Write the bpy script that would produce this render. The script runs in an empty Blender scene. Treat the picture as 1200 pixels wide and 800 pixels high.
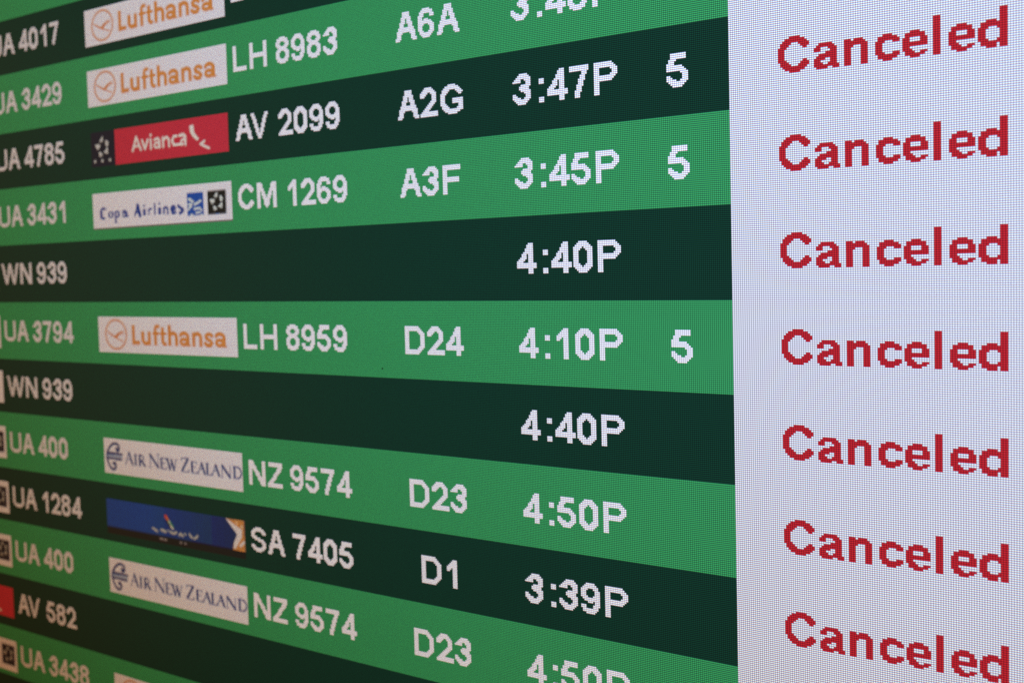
import bpy, math
import numpy as np
from mathutils import Matrix, Vector

S = bpy.context.scene
COL = S.collection
P = 0.0006                       # size of one display pixel in metres
Z0 = 1.60                        # height of the zero line of the display

# ------------------------------------------------------------------ camera
def conv(v):                     # display axes (right, down, into the panel) -> world axes
    return Vector((v[0], v[2], -v[1]))

def rodrigues(w):
    t = np.linalg.norm(w); k = w / t
    K = np.array([[0, -k[2], k[1]], [k[2], 0, -k[0]], [-k[1], k[0], 0]])
    return np.eye(3) + np.sin(t) * K + (1 - np.cos(t)) * K @ K

FPX, PPX, PPY = 952.6291, -9.24, -52.35
ROT = rodrigues(np.array([0.0447, 0.4793, -0.0164]))
CAM = np.array([85.0964, -20.2607, -407.1387])
cd = bpy.data.cameras.new('camera')
cam = bpy.data.objects.new('camera', cd)
COL.objects.link(cam)
r, d, f = (conv(ROT[i]) for i in range(3))
m = Matrix.Identity(4)
for i in range(3):
    m[i][0] = r[i]; m[i][1] = -d[i]; m[i][2] = -f[i]
cpos = conv(CAM) * P + Vector((0, 0, Z0))
for i in range(3):
    m[i][3] = cpos[i]
cam.matrix_world = m
cd.sensor_fit = 'HORIZONTAL'
cd.sensor_width = 36.0
cd.lens = FPX * 36.0 / 1200.0
cd.shift_x = -PPX / 1200.0
cd.shift_y = PPY / 1200.0
cd.clip_start = 0.01
cd.clip_end = 50.0
cd.dof.use_dof = True
focus = conv(np.array([10.0, 20.0, 0.0])) * P + Vector((0, 0, Z0))
cd.dof.focus_distance = (focus - cpos).dot(f)
cd.dof.aperture_fstop = 11.5
S.camera = cam

# ------------------------------------------------------------------ light, world, exposure
W = bpy.data.worlds.new('World')
S.world = W
W.use_nodes = True
bg = W.node_tree.nodes['Background']
bg.inputs[0].default_value = (0.86, 0.94, 1.0, 1)      # dim terminal hall
bg.inputs[1].default_value = 0.11
def area_lamp(name, loc, aim, sx, sy, energy, colr):
    la = bpy.data.lights.new(name, 'AREA')
    la.shape = 'RECTANGLE'; la.size = sx; la.size_y = sy
    la.energy = energy; la.color = colr
    lo = bpy.data.objects.new(name, la)
    lo.location = loc
    lo.rotation_euler = (Vector(aim) - Vector(loc)).to_track_quat('-Z', 'Y').to_euler()
    COL.objects.link(lo)
area_lamp('overhead_fill', (0.6, -1.6, 3.4), (0, 0, 1.6), 1.2, 0.6, 3.0, (1.0, 0.9, 0.78))  # weak warm fill added from above, not a lamp in view
area_lamp('left_fill', (-3.4, -1.3, 1.3), (0, 0, 1.6), 3.2, 3.0, 6.5, (1.0, 0.93, 0.84))   # added fill, no such lamp seen; its reflection lifts the left rows
S.view_settings.view_transform = 'Standard'
S.view_settings.look = 'None'
S.view_settings.exposure = 0.0
S.view_settings.gamma = 1.0
S.cycles.use_denoising = False
S.cycles.use_adaptive_sampling = False
S.cycles.filter_width = 1.4
S.cycles.max_bounces = 3

# ------------------------------------------------------------------ materials
BACKLIGHT = (0.98, 1.40, 2.17)   # luminance of a lit pixel, balanced for the layers in front of it
TINT = (0.776, 0.60, 0.444)       # absorption of the liquid-crystal / polariser stack
LCAXIS = (-0.10, -0.95, -0.30)  # the slant of the liquid crystal: its picture fades towards one side and from above
def lcd_material():
    mt = bpy.data.materials.new('lcd_pixels')
    mt.use_nodes = True
    nt = mt.node_tree; N = nt.nodes; L = nt.links
    b = N['Principled BSDF']
    b.inputs['Base Color'].default_value = (0.012, 0.012, 0.013, 1)
    b.inputs['Roughness'].default_value = 0.32
    b.inputs['IOR'].default_value = 1.5
    b.inputs['Coat Weight'].default_value = 1.0
    b.inputs['Coat IOR'].default_value = 1.0
    b.inputs['Coat Roughness'].default_value = 0.3
    b.inputs['Coat Tint'].default_value = (*TINT, 1)
    tc = N.new('ShaderNodeTexCoord')
    sx = N.new('ShaderNodeSeparateXYZ')
    L.new(tc.outputs['Object'], sx.inputs[0])
    def mth(op, a, bb=None, clamp=False):
        n = N.new('ShaderNodeMath'); n.operation = op; n.use_clamp = clamp
        for k, v in ((0, a), (1, bb)):
            if v is None: continue
            if isinstance(v, (int, float)): n.inputs[k].default_value = v
            else: L.new(v, n.inputs[k])
        return n.outputs[0]
    u = mth('FRACT', mth('ADD', mth('MULTIPLY', sx.outputs['X'], 1 / P), 4000.0))
    v = mth('FRACT', mth('ADD', mth('MULTIPLY', sx.outputs['Z'], -1 / P), 4000.0))   # 0 at the top of a pixel
    def wave(x, centre, depth):  # light profile across a pixel, softened by the matt front film; averages to 1
        return mth('ADD', mth('MULTIPLY', mth('COSINE', mth('MULTIPLY', mth('SUBTRACT', x, centre), 2 * math.pi)), depth), 1.0)
    col = mth('MULTIPLY', wave(u, 0.5, 0.33), wave(v, 0.5, 0.38))     # black matrix between the pixels
    chans = []
    # the panel hangs upright, so its sub-pixels lie one above the other: blue, green, red
    for centre in (0.76, 0.50, 0.24):
        chans.append(mth('MULTIPLY', wave(v, centre, 0.32), col))
    cm = N.new('ShaderNodeCombineXYZ')
    for i, c in enumerate(chans): L.new(c, cm.inputs[i])
    at = N.new('ShaderNodeAttribute'); at.attribute_name = 'pixel'
    vm = N.new('ShaderNodeVectorMath'); vm.operation = 'MULTIPLY'
    L.new(cm.outputs[0], vm.inputs[0]); L.new(at.outputs['Color'], vm.inputs[1])
    bl = N.new('ShaderNodeVectorMath'); bl.operation = 'MULTIPLY'     # the backlight is balanced for the stack in front of it
    bl.inputs[1].default_value = BACKLIGHT
    L.new(vm.outputs[0], bl.inputs[0])
    L.new(bl.outputs[0], b.inputs['Emission Color'])
    b.inputs['Emission Strength'].default_value = 1.0
    # liquid crystal lies at a slant: the picture holds up best seen from a little below and fades from above
    cn = N.new('ShaderNodeCombineXYZ')
    for i, q in enumerate(LCAXIS): cn.inputs[i].default_value = q
    L.new(cn.outputs[0], b.inputs['Coat Normal'])
    return mt
MLCD = lcd_material()

def plain(name, colr, rough, bump=0.0):
    mt = bpy.data.materials.new(name); mt.use_nodes = True
    nt = mt.node_tree; b = nt.nodes['Principled BSDF']
    nz = nt.nodes.new('ShaderNodeTexNoise'); nz.inputs['Scale'].default_value = 900
    rp = nt.nodes.new('ShaderNodeMapRange')
    rp.inputs[3].default_value = rough - 0.06; rp.inputs[4].default_value = rough + 0.06
    nt.links.new(nz.outputs[0], rp.inputs[0]); nt.links.new(rp.outputs[0], b.inputs['Roughness'])
    b.inputs['Base Color'].default_value = (*colr, 1)
    return mt
MCASE = plain('black_plastic', (0.02, 0.02, 0.022), 0.5)

def lin(r_, g_, b_):
    out = []
    for c in (r_, g_, b_):
        c /= 255.0
        out.append(c / 12.92 if c <= 0.04045 else ((c + 0.055) / 1.055) ** 2.4)
    return np.array(out)
WHITE = lin(238, 230, 248)
TEXTWHITE = WHITE * 1.10
STATUSWHITE = lin(229, 222, 241)
LIGHT = lin(56, 152, 96)
DARK = lin(10, 55, 45)
RED = lin(194, 34, 48)

# ------------------------------------------------------------------ mesh helpers
def quads(name, rects, depth, parent):
    """rects: (x0, y0, x1, y1, colour) in display pixels, y down. One flat mesh of lit pixels."""
    nv = len(rects) * 4
    co = np.empty((nv, 3), np.float32); colr = np.ones((nv, 4), np.float32)
    for i, (x0, y0, x1, y1, c) in enumerate(rects):
        y = -depth
        co[i * 4:i * 4 + 4] = ((x0 * P, y, -y1 * P), (x1 * P, y, -y1 * P), (x1 * P, y, -y0 * P), (x0 * P, y, -y0 * P))
        colr[i * 4:i * 4 + 4, :3] = c
    me = bpy.data.meshes.new(name)
    me.from_pydata(co.tolist(), [], [tuple(range(i * 4, i * 4 + 4)) for i in range(len(rects))])
    a = me.attributes.new('pixel', 'FLOAT_COLOR', 'CORNER')
    a.data.foreach_set('color', colr.ravel())
    me.materials.append(MLCD)
    me.update()
    o = bpy.data.objects.new(name, me)
    COL.objects.link(o); o.parent = parent
    return o

# ------------------------------------------------------------------ pixel font, 17 rows to the capital height
def G(w, *rows):
    """each row lists filled column spans; returns (width, {row: spans})"""
    out = []
    for rw in rows:
        sp = []
        for part in rw.split():
            a, _, b = part.partition('-')
            sp.append((int(a), int(b or a)))
        out.append(sp)
    assert len(out) == 17, (w, len(out))
    return w, out
def rep(s, n): return [s] * n
F = {}
F['0'] = G(11, '3-7', '2-8', '1-9', '0-4 6-10', '0-3 7-10', *rep('0-2 8-10', 7), '0-3 7-10', '0-4 6-10', '1-9', '2-8', '3-7')
F['1'] = G(7, '4-6', '3-6', '2-6', '1-6', '0-6', '0-2 4-6', '0-1 4-6', *rep('4-6', 10))
F['2'] = G(12, '3-7', '2-8', '1-9', '0-4 7-10', '0-3 8-10', '0-2 8-10', '8-10', '8-10', '7-10', '6-9', '5-8', '4-7', '3-6', '2-5', '1-11', '0-11', '0-11')
F['3'] = G(11, '4-8', '3-9', '2-10', '1-4 7-10', '0-4 8-10', '8-10', '5-10', '4-9', '4-9', '5-10', '7-10', '0-1 8-10', '0-2 8-10', '0-4 7-10', '1-9', '2-8', '3-7')
F['4'] = G(12, '7-9', '6-9', '6-9', '5-9', '5-9', '4-9', '3-5 7-9', '3-5 7-9', '2-5 7-9', '1-4 7-9', '0-3 7-9', '0-11', '0-11', '0-11', '7-9', '7-9', '7-9')
F['5'] = G(11, '2-9', '2-9', '2-9', '1-4', '1-3', '0-3', '0-7', '0-8', '0-9', '7-10', '8-10', '0-1 8-10', '0-2 8-10', '0-4 7-10', '1-9', '2-8', '3-7')
F['6'] = G(11, '3-7', '2-9', '1-9', '1-3 8-10', '0-3 8-10', '0-2', '0-2 4-6', '0-8', '0-9', '0-3 7-10', '0-2 8-10', '0-2 8-10', '0-2 8-10', '1-3 7-10', '1-9', '2-8', '3-7')
F['7'] = G(11, '0-10', '0-10', '0-10', '7-9', '7-9', '6-8', '6-8', '5-8', '5-7', '5-7', '4-7', '4-6', '4-6', '3-6', '3-5', '3-5', '3-5')
F['8'] = G(11, '3-7', '1-9', '1-9', '0-3 7-10', '0-2 8-10', '0-3 7-10', '1-9', '2-8', '1-9', '0-3 7-10', '0-2 8-10', '0-2 8-10', '0-2 8-10', '0-3 7-10', '1-9', '1-9', '3-7')
F['9'] = (11, [[(10 - b, 10 - a) for a, b in rw] for rw in F['6'][1][::-1]])
F[':'] = G(3, '', '', '', '', '0-2', '0-2', '0-2', '', '', '', '', '', '', '', '0-2', '0-2', '0-2')
F['P'] = G(13, '0-9', '0-10', '0-11', '0-2 9-12', '0-2 10-12', '0-2 10-12', '0-2 9-12', '0-11', '0-10', '0-9', *rep('0-2', 7))
F['A'] = G(15, '5-9', '5-9', '5-9', '4-10', '4-6 8-10', '4-6 8-10', '3-6 8-11', '3-5 9-11', '3-5 9-11', '2-12', '2-12', '1-13', '1-4 10-13', '1-3 11-13', '1-3 11-13', '0-3 11-14', '0-2 12-14')
F['C'] = G(15, '5-9', '3-11', '2-12', '1-5 9-13', '1-4 10-13', '0-3 11-12', '0-2', '0-2', '0-2', '0-2', '0-2', '0-3 11-12', '1-4 10-13', '1-5 9-13', '2-12', '3-11', '5-9')
F['D'] = G(14, '0-9', '0-10', '0-11', '0-2 9-12', '0-2 10-13', *rep('0-2 11-13', 7), '0-2 10-13', '0-2 9-12', '0-11', '0-10', '0-9')
F['F'] = G(12, *rep('0-11', 3), *rep('0-2', 4), *rep('0-10', 3), *rep('0-2', 7))
F['G'] = G(15, '5-9', '3-11', '2-12', '1-5 10-13', '1-4 11-14', '0-3 12-13', '0-2', '0-2', '0-2 8-14', '0-2 8-14', '0-2 8-14', '0-3 12-14', '1-4 12-14', '1-5 11-14', '2-14', '3-12', '5-10')
F['H'] = G(15, *rep('0-2 12-14', 7), *rep('0-14', 3), *rep('0-2 12-14', 7))
F['L'] = G(12, *rep('0-2', 14), *rep('0-11', 3))
F['M'] = G(17, '0-3 13-16', '0-4 12-16', '0-4 12-16', '0-4 12-16', '0-5 11-16', '0-2 3-5 11-13 14-16', '0-2 4-6 10-12 14-16', '0-2 4-6 10-12 14-16',
           '0-2 4-7 9-12 14-16', '0-2 5-7 9-11 14-16', '0-2 5-11 14-16', '0-2 6-10 14-16', '0-2 6-10 14-16', '0-2 6-10 14-16', '0-2 6-10 14-16', '0-2 7-9 14-16', '0-2 8 14-16')
def _n():
    rows = []
    for r_ in range(17):
        c = round(r_ * 11 / 16)
        rows.append('0-2 %d-%d 12-14' % (c, c + 3))
    return G(15, *rows)
F['N'] = _n()
F['S'] = G(13, '4-8', '2-10', '1-11', '0-3 9-12', '0-2 10-12', '0-2', '0-4', '1-7', '3-10', '6-11', '9-12', '10-12', '0-2 10-12', '0-3 9-12', '1-11', '2-10', '4-8')
F['U'] = G(15, *rep('0-2 12-14', 13), '0-3 11-14', '1-13', '2-12', '4-10')
def _v():
    rows = []
    for r_ in range(17):
        c = round(r_ * 6 / 16)
        rows.append('%d-%d %d-%d' % (c, c + 2, 12 - c, 14 - c))
    return G(15, *rows)
F['V'] = _v()
def _w():
    rows = []
    for r_ in range(17):
        c = round(r_ * 5 / 16)
        rows.append(' '.join('%d-%d' % q for q in ((c, c + 2), (10 - c, 12 - c), (10 + c, 12 + c), (20 - c, 22 - c))))
    return G(23, *rows)
F['W'] = _w()
F['Z'] = G(13, '1-12', '1-12', '1-12', '9-12', '8-11', '8-11', '7-10', '6-9', '5-8', '5-7', '4-7', '3-6', '2-5', '1-4', '0-12', '0-12', '0-12')
E5 = rep('', 5)
F['a'] = G(11, *E5, '2-7', '1-8', '0-2 6-9', '0-2 7-9', '5-9', '2-9', '1-9', '0-4 7-9', '0-2 7-9', '0-3 6-9', '0-10', '1-5 8-10')
F['n'] = G(10, *E5, '0-2 4-7', '0-8', '0-9', '0-3 7-9', *rep('0-2 7-9', 8))
F['c'] = G(10, *E5, '3-6', '1-8', '1-9', '0-3 7-9', '0-2', '0-2', '0-2', '0-2', '0-3 7-9', '1-9', '1-8', '3-6')
F['e'] = G(10, *E5, '3-6', '1-8', '1-8', '0-2 7-9', '0-2 7-9', '0-9', '0-9', '0-2', '0-3', '1-4 7-9', '1-8', '3-6')
F['l'] = G(3, *rep('0-2', 17))
F['d'] = G(11, *rep('8-10', 5), '3-6 8-10', '1-10', '1-10', '0-3 7-10', *rep('0-2 8-10', 4), '0-3 7-10', '1-10', '1-6 8-10', '3-6 8-10')

PREFIX = {'LH': (0, 15, 38), 'CM': (0, 17, 42), 'NZ': (0, 17, 37), 'SA': (0, 15, 37), 'AV': (0, 14, 38), 'UA': (0, 17, 38), 'WN': (0, 25, 47)}
def layout(s):
    """[(char, x)] of a text set in the display's font"""
    out = []
    if s[:2] in PREFIX:
        p = PREFIX[s[:2]]
        out += [(s[0], p[0]), (s[1], p[1])]
        x = p[2]; rest = s[3:]
    elif s == 'Canceled':
        return list(zip(s, (0, 16, 29, 42, 53, 65, 71, 82)))
    else:
        x = 0; rest = s
    for ch in rest:
        if ch == ':':
            out.append((ch, x + 3)); x += 8
        elif ch == '1':
            out.append((ch, x + 2)); x += 13
        elif ch == 'A':
            out.append((ch, x)); x += 16
        elif ch == 'D':
            out.append((ch, x)); x += 16
        elif ch in 'FGP':
            out.append((ch, x + 1)); x += 15
        else:
            out.append((ch, x)); x += 13
    return out
def text(name, s, x, base, colr, parent, depth=0.00012):
    rects = []
    for ch, dx in layout(s):
        for r_, spans in enumerate(F[ch][1]):
            for a, b in spans:
                y = base - 17 + r_
                rects.append((x + dx + a, y, x + dx + b + 1, y + 1, colr))
    return quads(name, rects, depth, parent)

# ------------------------------------------------------------------ small pictures (airline logos) drawn as strokes on a pixel canvas
SS = 5
class Canvas:
    def __init__(self, w, h, colr):
        self.w, self.h = w, h
        self.a = np.empty((h * SS, w * SS, 3)); self.a[:] = colr
        self.yy, self.xx = np.mgrid[0:h * SS, 0:w * SS]
        self.xx = (self.xx + 0.5) / SS; self.yy = (self.yy + 0.5) / SS
    def put(self, mask, colr): self.a[mask] = colr
    def rect(self, x0, y0, x1, y1, colr):
        self.put((self.xx >= x0) & (self.xx < x1) & (self.yy >= y0) & (self.yy < y1), colr)
    def poly(self, pts, colr):
        inside = np.zeros(self.xx.shape, bool); n = len(pts)
        for i in range(n):
            (x1, y1), (x2, y2) = pts[i], pts[(i + 1) % n]
            if y1 == y2: continue
            c = ((y1 > self.yy) != (y2 > self.yy)) & (self.xx < (x2 - x1) * (self.yy - y1) / (y2 - y1) + x1)
            inside ^= c
        self.put(inside, colr)
    def line(self, pts, w, colr, butt=False):
        for (x1, y1), (x2, y2) in zip(pts, pts[1:]):
            dx, dy = x2 - x1, y2 - y1; l2 = dx * dx + dy * dy + 1e-9
            t = ((self.xx - x1) * dx + (self.yy - y1) * dy) / l2
            ok = (t >= 0) & (t <= 1) if butt else True
            t = np.clip(t, 0, 1)
            dd = np.hypot(self.xx - x1 - t * dx, self.yy - y1 - t * dy)
            self.put((dd <= w / 2) & ok, colr)
    def arc(self, cx, cy, rx, ry, a0, a1, w, colr, n=20):
        self.line([(cx + rx * math.cos(math.radians(a0 + (a1 - a0) * i / n)), cy + ry * math.sin(math.radians(a0 + (a1 - a0) * i / n))) for i in range(n + 1)], w, colr)
    def disc(self, cx, cy, r_, colr): self.put(np.hypot(self.xx - cx, self.yy - cy) <= r_, colr)
    def pixels(self):
        return self.a.reshape(self.h, SS, self.w, SS, 3).mean((1, 3))
def picture(name, cv, x, y, parent, depth=0.00008):
    px = np.round(cv.pixels() * 60) / 60
    rects = []
    for j in range(cv.h):
        i = 0
        while i < cv.w:
            k = i
            while k < cv.w and np.array_equal(px[j, k], px[j, i]): k += 1
            rects.append((x + i, y + j, x + k, y + j + 1, px[j, i]))
            i = k
    return quads(name, rects, depth, parent)

def logo_crane():
    """white plate, orange crane in a ring, orange lettering"""
    O = lin(222, 140, 74); c = Canvas(144, 27, WHITE)
    c.arc(19.8, 13.4, 11.6, 10.9, 0, 360, 1.5, lin(220, 146, 100), 48)
    Ob = lin(218, 130, 68)
    c.poly([(8.6, 10.2), (12.5, 11.8), (18.5, 14.6), (21.3, 12.4), (26.5, 10.6), (29.5, 10.9), (24.6, 12.6), (21.3, 15.6), (18.6, 16.3), (12, 12.8)], Ob)
    c.line([(18.5, 15.4), (22.5, 17.0), (27.5, 18.6)], 0.9, Ob)
    c.line([(24, 13.2), (29, 12.6)], 0.6, Ob)
    w = 3.3; T, X_, B = 6.0, 10.6, 20.8
    h = w / 2
    c.line([(39.2, T), (39.2, B)], w, O, True); c.line([(37.9, B - h), (46.2, B - h)], w * .92, O, True)             # L
    c.line([(49.3, X_), (49.3, 17.6)], w, O, True); c.arc(52.7, 16.8, 3.4, 2.7, 180, 60, w * .9, O); c.line([(56.2, X_), (56.2, B)], w, O, True)   # u
    c.line([(62.8, 9.5), (62.8, B)], w, O, True); c.arc(65.3, 8.6, 2.5, 1.9, 180, 290, w * .85, O); c.line([(59.8, 12.0), (66.8, 12.0)], 2.0, O, True)   # f
    c.line([(70.4, 7.4), (70.4, 18.2)], w, O, True); c.arc(72.8, 17.6, 2.4, 2.0, 180, 80, w * .85, O); c.line([(67.6, 12.0), (74.3, 12.0)], 2.0, O, True)   # t
    c.line([(77.6, 5.6), (77.6, B)], w, O, True); c.arc(81.1, 14.2, 3.5, 2.6, 190, 360, w * .9, O); c.line([(84.6, 14.0), (84.6, B)], w, O, True)   # h
    for x in (88.0, 123.2):                                                                                         # a
        c.arc(x + 4.3, 13.3, 3.6, 1.9, 190, 355, w * .85, O); c.line([(x + 8.2, 12.6), (x + 8.2, B)], w, O, True)
        c.arc(x + 4.0, 17.6, 3.2, 2.0, 0, 360, w * .8, O); c.line([(x + 8.6, B - .9), (x + 10.4, B - .6)], 1.4, O)
    c.line([(102.0, X_), (102.0, B)], w, O, True); c.arc(105.5, 14.2, 3.5, 2.6, 190, 360, w * .9, O); c.line([(109.0, 14.0), (109.0, B)], w, O, True)  # n
    
    c.line([(120.0, 12.9), (118.4, 11.8), (115.8, 11.8), (114.0, 13.1), (114.6, 14.8), (118.3, 16.3), (119.8, 17.8), (118.6, 19.5), (115.4, 19.7), (113.2, 18.2)], w * .85, O)  # s
    return c
def star_five(c, cx, cy, s, colr, shade):
    """ring of five small separate delta shapes"""
    k = s / 6.2
    for pts, tip in (([(.9, -6.2), (-.2, -5.2), (-2.1, -3.3), (-.2, -2.4), (.9, -3.2)], (-.6, -3.4)), ([(3.2, -3.7), (5.4, -2.7), (5.7, -1.0), (4.2, .4), (3.3, -.7)], (4.6, -1.6)),
                     ([(4.9, .3), (5.1, 3.6), (4.6, 4.5), (1.3, 3.3), (3.2, 2.1)], (4.2, 3.2)), ([(-2.5, 2.4), (-.2, 3.9), (.3, 5.1), (-2.2, 5.8), (-2.7, 4.4)], (-1.2, 4.8)),
                     ([(-6.1, -1.5), (-1.6, -1.6), (-1.9, .5), (-4.2, 1.6), (-4.7, .4)], (-3.2, .3))):
        c.poly([(cx + k * x, cy + k * y) for x, y in pts], colr)
        c.disc(cx + k * tip[0], cy + k * tip[1], .55 * k, shade)
def logo_globe():
    """white plate, blue serif lettering, blue globe square and black star square"""
    B = lin(16, 56, 150); c = Canvas(144, 27, WHITE)
    c.rect(0, 26.2, 144, 27, lin(60, 20, 24))
    t = lambda pts, w: c.line(pts, w * 1.45, B, True)
    ln = lambda pts, w: c.line(pts, w * 1.45, B)
    c.arc(11.8, 15.2, 3.0, 3.8, 75, 300, 1.9, B); ln([(9.2, 13.5), (9.4, 18)], 1.8); ln([(13.2, 11.6), (14.6, 12.0)], .8)     # C
    c.arc(20.0, 16.5, 2.0, 2.2, 0, 360, 1.0, B); ln([(18.0, 15.6), (18.0, 17.6)], 1.3); ln([(22.0, 15.4), (22.0, 17.6)], 1.3)           # o
    t([(25.3, 14.2), (25.3, 22.6)], 1.2); c.arc(27.2, 16.5, 1.9, 2.2, -130, 130, 1.2, B); ln([(29.0, 15.4), (29.0, 17.6)], 1.3); ln([(24.4, 22.5), (26.4, 22.5)], .6)  # p
    ln([(33.2, 14.9), (35.0, 14.2), (36.8, 15.0)], 1.0); t([(37.2, 14.8), (37.4, 18.9)], 1.7); c.arc(35.0, 17.4, 1.7, 1.4, 0, 360, 1.2, B); ln([(37.8, 18.6), (39.2, 18.5)], .8)  # a
    ln([(49.6, 10.8), (46.4, 18.8)], 1.0); ln([(49.8, 11.2), (52.0, 18.8)], 2.1); t([(47.4, 16.2), (51.4, 16.2)], 1.1)   # A
    c.disc(56.6, 11.9, .95, B); t([(56.8, 14.2), (56.8, 19.0)], 2.0)                                                                 # i
    t([(61.5, 14.2), (61.5, 19.0)], 1.0); ln([(62.4, 14.8), (64.4, 14.4)], 1.0)                                               # r
    t([(67.8, 10.6), (67.8, 19.2)], 1.1)                                                                                             # l
    c.disc(72.8, 11.3, .95, B); t([(72.9, 14.0), (72.9, 18.9)], 2.1)                                                                 # i
    t([(77.3, 14.4), (77.3, 19.2)], 1.2); ln([(77.8, 14.6), (80.3, 14.2), (81.2, 15.6), (81.3, 18.9)], 1.2)                    # n
    ln([(88.9, 15.8), (85.4, 16.4), (84.8, 15.0), (86.8, 13.8), (88.6, 14.4)], 1.3); ln([(84.9, 15.6), (86.3, 18.8), (88.8, 18.3)], 1.6)      # e
    ln([(92.2, 14.0), (93.6, 15.2), (96.6, 16.8), (96.2, 18.0), (93.4, 19.2)], 1.6)                                           # s
    bl = lin(34, 82, 178); wt = lin(222, 226, 236)
    c.rect(101, 5.6, 117, 21.6, bl)
    for pts, w in (([(103, 10), (104.6, 10.6)], 2.0), ([(105.4, 11.2), (107, 12)], 1.6), ([(102.2, 13.6), (105.6, 13.4)], 1.4), ([(103, 15.6), (105, 15.0)], 1.8),
                   ([(101.4, 17.4), (103.2, 16.6)], 1.2), ([(108.2, 14.0), (111.2, 13.0), (114.4, 11.6)], 1.7), ([(108, 17.0), (113.2, 16.6)], 1.6),
                   ([(109.4, 19.8), (113.4, 19.4)], 1.3), ([(113.8, 17.2), (115.2, 18.6)], 1.3), ([(104.6, 20.8), (106.2, 21.4)], 1.4), ([(114, 21.4), (115.4, 21.4)], 1.2)):
        c.line(pts, w, wt)
    bk = lin(24, 26, 42)
    c.rect(121, 5.4, 138.6, 21.8, bk)
    star_five(c, 129.4, 13.0, 6.6, lin(240, 240, 246), lin(150, 152, 165))
    c.line([(128.4, 21.5), (131.6, 21.5)], .8, lin(90, 110, 160))
    return c
def logo_bird():
    """red plate with white lettering and a white bird stroke, black star square on its left"""
    R = lin(206, 52, 70); wt = lin(238, 226, 230); c = Canvas(142, 26, R)
    bk = lin(34, 32, 46)
    c.rect(0, 0, 27, 26, bk)
    star_five(c, 12.4, 11.4, 8.0, lin(220, 214, 220), lin(150, 146, 156))
    for x in (4.0, 12.2, 20.8): c.disc(x, 21.8, 1.15, lin(205, 200, 205))
    L = lambda pts, w=1.9: c.line(pts, w, wt)
    L([(46.2, 17.4), (50.4, 7.8), (55.0, 17.4)]); L([(47.6, 14.4), (53.4, 14.4)], 1.6)               # A
    L([(56.6, 10.8), (59.4, 17.2), (62.6, 10.8)])                                                  # v
    L([(65.6, 11.0), (65.6, 17.4)], 2.0); c.disc(65.8, 7.9, 1.15, wt)                              # i
    L([(69.6, 11.6), (73.0, 10.8), (74.6, 12.4), (74.6, 17.4)]); c.arc(71.8, 15.5, 2.5, 1.8, 0, 360, 1.6, wt)   # a
    L([(78.4, 10.8), (78.4, 17.4)]); L([(78.8, 12.2), (82.2, 10.8), (84.4, 12.6), (84.4, 17.4)])       # n
    L([(92.2, 11.0), (89.4, 11.0), (87.6, 13.8), (89.2, 17.0), (98.0, 17.2)])                        # c
    L([(95.2, 11.0), (99.0, 10.6), (100.8, 12.0), (100.8, 17.6)], 2.2); L([(96.2, 16.0), (97.4, 14.2), (100.2, 13.8)], 1.6)  # a
    c.poly([(105.4, 5.0), (109.2, 4.8), (109.8, 10.2), (114.2, 15.0), (112.2, 16.2), (107.6, 12.4), (105.6, 9.2)], wt)
    c.line([(119.4, 17.0), (115.4, 18.7), (118.6, 20.2), (123.6, 22.2)], 1.7, wt)
    return c
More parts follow.
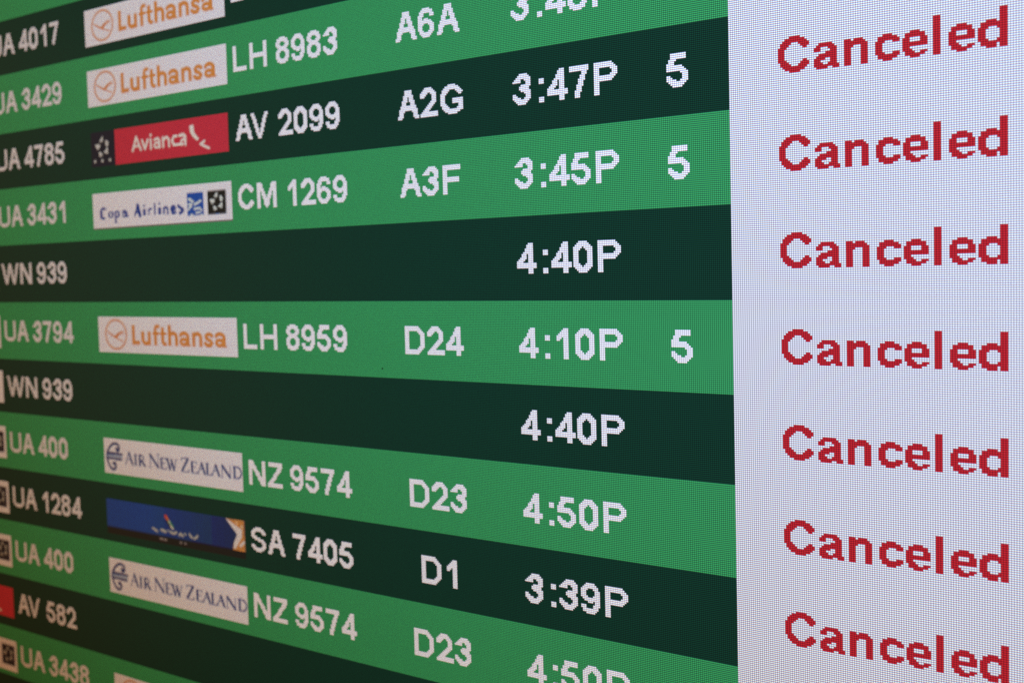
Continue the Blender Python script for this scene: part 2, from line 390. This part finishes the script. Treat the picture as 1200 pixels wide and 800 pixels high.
def logo_koru():
    """white plate, dark blue spiral emblem, thin blue serif capitals"""
    B = lin(40, 58, 134); c = Canvas(144, 27, WHITE)
    D = lin(36, 50, 118)
    c.line([(3.0, 13.4), (4.0, 10.4), (6.8, 6.6), (10.6, 3.9), (14.6, 3.5), (17.2, 5.2), (17.5, 7.6), (16.0, 9.2), (14.2, 8.4), (14.3, 7.2)], 2.0, D)
    c.disc(15.2, 7.9, 1.3, D)
    c.line([(3.0, 14.4), (4.2, 18.4), (6.4, 22.0), (9.0, 23.8), (11.8, 23.3), (13.2, 21.0), (12.3, 18.6), (10.0, 18.9)], 2.0, D)
    c.disc(10.6, 19.6, 1.1, D)
    c.poly([(2.6, 11.2), (6, 10.3), (21.6, 10.6), (20.9, 12.3), (2.4, 12.7)], D)
    c.poly([(2.4, 14.5), (20.6, 14.4), (20.0, 16.4), (5.0, 16.2), (2.6, 15.4)], D)
    c.poly([(2.4, 12.7), (20.9, 12.9), (20.7, 13.8), (2.4, 13.9)], lin(120, 150, 200))
    Bt = lin(84, 98, 160)
    thin = lambda *p: c.line(list(p), .9, Bt)
    thick = lambda *p: c.line(list(p), 2.0, B)
    ser = lambda x, y, h=1.5: c.line([(x - h, y), (x + h, y)], .6, Bt)
    bt = 18.2
    def A_(x, top, w):
        thin((x, bt), (x + w * .48, top)); thick((x + w * .48, top + .8), (x + w * .88, bt - .4)); thin((x + w * .22, 14.8), (x + w * .68, 14.8)); ser(x, bt, 1); ser(x + w * .92, bt, 1.3)
    A_(24.2, 8.6, 8.6)
    thick((35.4, 10.6), (35.4, bt - .5)); ser(35.4, bt); ser(35.4, 10.2)
    thick((40.0, 10.6), (40.0, bt - .5)); ser(40, bt); c.arc(41.4, 12.3, 2.7, 2.1, -95, 95, 1.2, B); thick((42.4, 14.8), (45.4, bt - .3))
    thin((51.4, bt), (51.4, 8.6)); thick((51.6, 8.8), (59.8, bt - .4)); thin((60, 8.2), (60, bt)); ser(51.2, bt); ser(60.4, 8.0)
    def E_(x):
        thick((x, 10.6), (x, bt - .5)); thin((x, 10.2), (x + 4.6, 10.2), (x + 4.8, 11.4)); thin((x, 14.0), (x + 3.6, 14.0)); thin((x, bt), (x + 5.0, bt), (x + 5.4, 16.8))
    E_(63.4)
    thick((69.8, 10.6), (72.2, bt - .2)); thin((72.4, bt), (74.4, 11)); thick((74.0, 11), (76.4, bt - .2)); thin((76.6, bt), (79.0, 10.4)); ser(69.6, 10.2); ser(78.8, 10.2, .9)
    thin((84.4, 10.2), (84.6, 8.4), (91.4, 8.3)); thick((90.8, 9.0), (84.8, bt - .6)); thin((84.2, bt), (91.2, bt), (91.8, 16.4))
    E_(95.0)
    A_(101.2, 10.0, 7.2)
    thick((110.2, 10.6), (110.2, bt - .5)); ser(110.2, 10.2); thin((109.4, bt), (114.0, bt), (114.4, 16.8))
    A_(115.0, 10.0, 7.4)
    thin((124.6, bt), (124.6, 10.2)); thick((124.8, 10.4), (132.0, bt - .2)); thin((132.2, 10.0), (132.2, bt)); ser(124.4, bt, 1.1)
    thick((136.4, 10.4), (136.4, bt - .5)); thin((135.4, 10.0), (139.6, 10.1)); c.arc(138.6, 14.1, 4.2, 4.0, -72, 72, 1.3, B); thin((135.4, bt), (139.6, bt - .1))
    return c
def logo_flag():
    """blue plate with a black foot strip, a small flag-coloured tail, blurred white lettering, gold and white corner"""
    c = Canvas(144, 27, lin(26, 74, 160))
    for k in range(24):                                  # the logo's own ground runs from royal blue to navy
        q = k / 23; c.rect(40 + k * 4, 0, 144, 27, lin(26 + 2 * q, 74 - 22 * q, 160 - 56 * q))
    c.rect(0, 21.4, 144, 27, lin(30, 24, 38))
    g = lin(210, 142, 78); wt = lin(232, 218, 226)
    c.poly([(126, .4), (143.4, .2), (143.6, 22), (132.2, 21.8), (133, 17), (136.6, 10.6)], g)
    c.poly([(126, .4), (128.6, 1.0), (134, 3.6), (141.4, 6.8), (141, 12), (138.6, 15.4), (134.6, 20.8), (132.6, 20.6), (133.4, 16.4), (136.6, 10.6)], wt)
    c.line([(139.4, 18.2), (142.6, 15.4)], 2.0, wt); c.disc(136.4, 2.6, 1.2, lin(240, 190, 150)); c.disc(141.2, 4.6, 1.0, lin(232, 214, 190))
    c.line([(65.4, 6.4), (67.2, 8.6)], 2.8, lin(206, 70, 56)); c.line([(66.2, 7.2), (67.6, 8.6)], 1.2, lin(214, 130, 70))
    c.line([(66.2, 9.6), (70.4, 14.2)], 1.8, lin(36, 40, 50))
    c.line([(68.6, 9.8), (72.0, 13.4)], 2.0, lin(170, 184, 172)); c.line([(70.4, 10.4), (73.0, 13.4)], 1.3, lin(60, 140, 110)); c.line([(70.4, 13.2), (72.8, 14.8)], 1.3, lin(230, 220, 220))
    t2 = lin(190, 186, 186)
    for pts, w in (([(51.2, 16.8), (55.8, 18.6)], 2.2), ([(60.4, 17.0), (64.6, 17.8)], 2.6), ([(66.8, 16.8), (68.4, 17.0)], 1.2), ([(70.0, 17.4), (73.0, 18.2), (76.0, 17.0)], 2.3),
                   ([(79.0, 18.6), (80.6, 17.2), (82.6, 18.8)], 2.2), ([(84.4, 17.0), (85.8, 17.2)], 1.6), ([(89.6, 16.4), (90.6, 18.0), (92.4, 18.6)], 2.1), ([(94.4, 19.0), (96.8, 17.8), (97.6, 16.6)], 2.1)):
        c.line(pts, w * .8, t2)
    t3 = lin(150, 138, 142)
    for pts, w in (([(58.6, 23.6), (61.6, 23.8)], 1.7), ([(63.6, 23.8), (65.0, 23.8)], 1.8), ([(79.8, 23.9), (81.0, 23.9)], 1.7), ([(84.2, 24.0), (85.8, 24.0)], 1.3)):
        c.line(pts, w * .85, t3)
    return c
def logo_squares():
    """white plate ending in a blue square and a dark star square"""
    c = Canvas(144, 27, WHITE)
    c.rect(101, 5.6, 117, 21.6, lin(40, 84, 160))
    for y in (8, 11, 14, 17, 20): c.line([(101, y), (117, y - .6)], .8, lin(160, 180, 214))
    c.arc(109, 13.6, 6, 7.6, 0, 360, .8, lin(160, 180, 214))
    c.rect(123, 4.6, 141, 22.2, lin(30, 30, 46))
    star_five(c, 131.4, 12.6, 7.0, lin(190, 186, 190), lin(110, 108, 118))
    for x in (126, 131.6, 137.4): c.disc(x, 20.2, .7, lin(120, 116, 124))
    return c
def logo_stripe():
    return Canvas(144, 27, WHITE)

# ------------------------------------------------------------------ the display
root = bpy.data.objects.new('flight_information_display', None)
COL.objects.link(root)
root.location = (0, 0, Z0)
root['label'] = 'large airport departures screen with green flight rows and red Canceled notices on a white column'
root['category'] = 'display'

# table: index -> top edge, text baseline, logo top
TOP = {-7: -320, -6: -274, -5: -228, -4: -185, -3: -138, -2: -93, -1: -47, 0: 0, 1: 47, 2: 92, 3: 139, 4: 184, 5: 231, 6: 276, 7: 319, 8: 366, 9: 412}
BASE = {-7: -292, -6: -246, -5: -200, -4: -154, -3: -108, -2: -62, -1: -15, 0: 32, 1: 78, 2: 125, 3: 171, 4: 217, 5: 262, 6: 307, 7: 352, 8: 398}
PLATE = {-6: -264, -5: -219, -4: -174, -3: -128, -2: -82, -1: -36, 0: 11, 1: 57, 2: 104, 3: 151, 4: 197, 5: 242, 6: 288, 7: 332}
XL, XR = -830, 300
XA, XLOGO_A, XLOGO, XB, XGATE, XTIME, XHALL, XSTAT = -596, -746, -477, -327, -195, -118, -31, 23
ROWS = {  # index: (left flight, left logo, logo, flight, gate, time, hall)
    -6: ('UA', 'squares', None, None, None, None, None),
    -5: ('UA 4017', 'squares', 'crane', 'LH', None, None, None),
    -4: ('UA 3429', 'squares', 'crane', 'LH 8983', 'A6A', '3:48P', None),
    -3: ('UA 4785', 'squares', 'bird', 'AV 2099', 'A2G', '3:47P', '5'),
    -2: ('UA 3431', 'squares', 'globe', 'CM 1269', 'A3F', '3:45P', '5'),
    -1: ('WN 939', 'stripe', None, None, None, '4:40P', None),
    0: ('UA 3794', 'squares', 'crane', 'LH 8959', 'D24', '4:10P', '5'),
    1: ('WN 939', 'stripe', None, None, None, '4:40P', None),
    2: ('UA 400', 'squares', 'koru', 'NZ 9574', 'D23', '4:50P', None),
    3: ('UA 1284', 'squares', 'flag', 'SA 7405', 'D1', '3:39P', None),
    4: ('UA 400', 'squares', 'koru', 'NZ 9574', 'D23', '4:50P', None),
    5: ('AV 582', 'bird', None, None, None, None, None),
    6: ('UA 3438', 'squares', 'crane', None, None, None, None),
    7: (None, 'squares', None, None, None, None, None),
}
DRAW = {'crane': logo_crane, 'globe': logo_globe, 'bird': logo_bird, 'koru': logo_koru, 'flag': logo_flag, 'squares': logo_squares, 'stripe': logo_stripe}
LOOK = {'crane': 'white logo with orange lettering and a crane in a ring', 'globe': 'white logo with blue lettering, blue and black squares',
        'bird': 'red logo with white lettering beside a black star square', 'koru': 'white logo with dark blue spiral and thin serif capitals',
        'flag': 'blue logo with a gold and white corner', 'squares': 'white logo ending in a blue and a dark star square', 'stripe': 'plain white end of a logo plate'}
CANV = {}
def logo(kind, x, y, parent):
    if kind not in CANV: CANV[kind] = DRAW[kind]()
    c = CANV[kind]
    if kind == 'bird': x += 1; y += 0
    o = picture('airline_logo', c, x, y, parent)
    o['label'] = LOOK[kind]
    return o
# the white status column and its notices
status = quads('status_column', [(0, TOP[-7], XR, TOP[9], STATUSWHITE)], 0.0, root)
status['label'] = 'white status column with red notices'
for i in range(-3, 4):
    text('status_notice', 'Canceled', XSTAT, {-3: -107, -2: -61, -1: -15, 0: 31, 1: 77, 2: 123, 3: 168}[i], RED, status)
for i in range(-7, 9):
    light = i % 2 == 0
    row = quads('flight_row', [(XL, TOP[i], 0, TOP[i + 1], LIGHT if light else DARK)], 0.0, root)
    fa, la_, lg, fb, gate, tm, hall = ROWS.get(i, (None,) * 7)
    said = [s for s in (gate, tm) if s] or [s for s in (fa,) if s and len(s) > 2]
    row['label'] = ('light' if light else 'dark') + ' green row' + (' reading ' + ' and '.join(said) if said else ' at the edge of the screen')
    if la_: logo(la_, XLOGO_A, PLATE[i], row)
    if fa: text('flight_number', fa, XA, BASE[i], WHITE * 0.92, row)
    if lg: logo(lg, XLOGO, PLATE[i], row)
    if fb: text('flight_number', fb, XB, BASE[i], TEXTWHITE, row)
    if gate: text('gate_number', gate, XGATE + (7 if gate == 'D1' else 0), BASE[i], TEXTWHITE, row)
    if tm: text('departure_time', tm, XTIME, BASE[i], TEXTWHITE, row)
    if hall: text('hall_number', hall, XHALL, BASE[i] + 1 * (i != 0), TEXTWHITE, row)

    if i == 0:
        o = quads('dead_pixel', [(-213, 41, -212, 42, (0.002, 0.004, 0.003))], 0.00012, row)
        o['label'] = 'single dark pixel in the light green row'

# ------------------------------------------------------------------ the case round the screen
def box(name, x0, x1, y0, y1, z0, z1, parent, mt):
    """display pixels in x and z (down); metres in y"""
    vs = [(x * P, y, -z * P) for x in (x0, x1) for y in (y0, y1) for z in (z0, z1)]
    me = bpy.data.meshes.new(name)
    me.from_pydata(vs, [], [(0, 1, 3, 2), (4, 6, 7, 5), (0, 4, 5, 1), (2, 3, 7, 6), (0, 2, 6, 4), (1, 5, 7, 3)])
    me.materials.append(mt); me.update()
    o = bpy.data.objects.new(name, me); COL.objects.link(o); o.parent = parent
    return o
T0, T1 = TOP[-7], TOP[9]
box('back_case', XL - 30, XR + 30, 0.0015, 0.05, T0 - 30, T1 + 30, root, MCASE)
def bezel():
    me = bpy.data.meshes.new('bezel')
    vs, fs = [], []
    def bx(x0, x1, z0, z1):
        n = len(vs)
        vs.extend((x * P, y, -z * P) for x in (x0, x1) for y in (-0.006, 0.0012) for z in (z0, z1))
        fs.extend(tuple(n + k for k in q) for q in ((0, 1, 3, 2), (4, 6, 7, 5), (0, 4, 5, 1), (2, 3, 7, 6), (0, 2, 6, 4), (1, 5, 7, 3)))
    bx(XL - 30, XL - .5, T0 - 30, T1 + 30); bx(XR + .5, XR + 30, T0 - 30, T1 + 30)
    bx(XL - .4, XR + .4, T0 - 30, T0 - .5); bx(XL - .4, XR + .4, T1 + .5, T1 + 30)
    me.from_pydata(vs, [], fs); me.materials.append(MCASE); me.update()
    o = bpy.data.objects.new('bezel', me); COL.objects.link(o); o.parent = root
bezel()
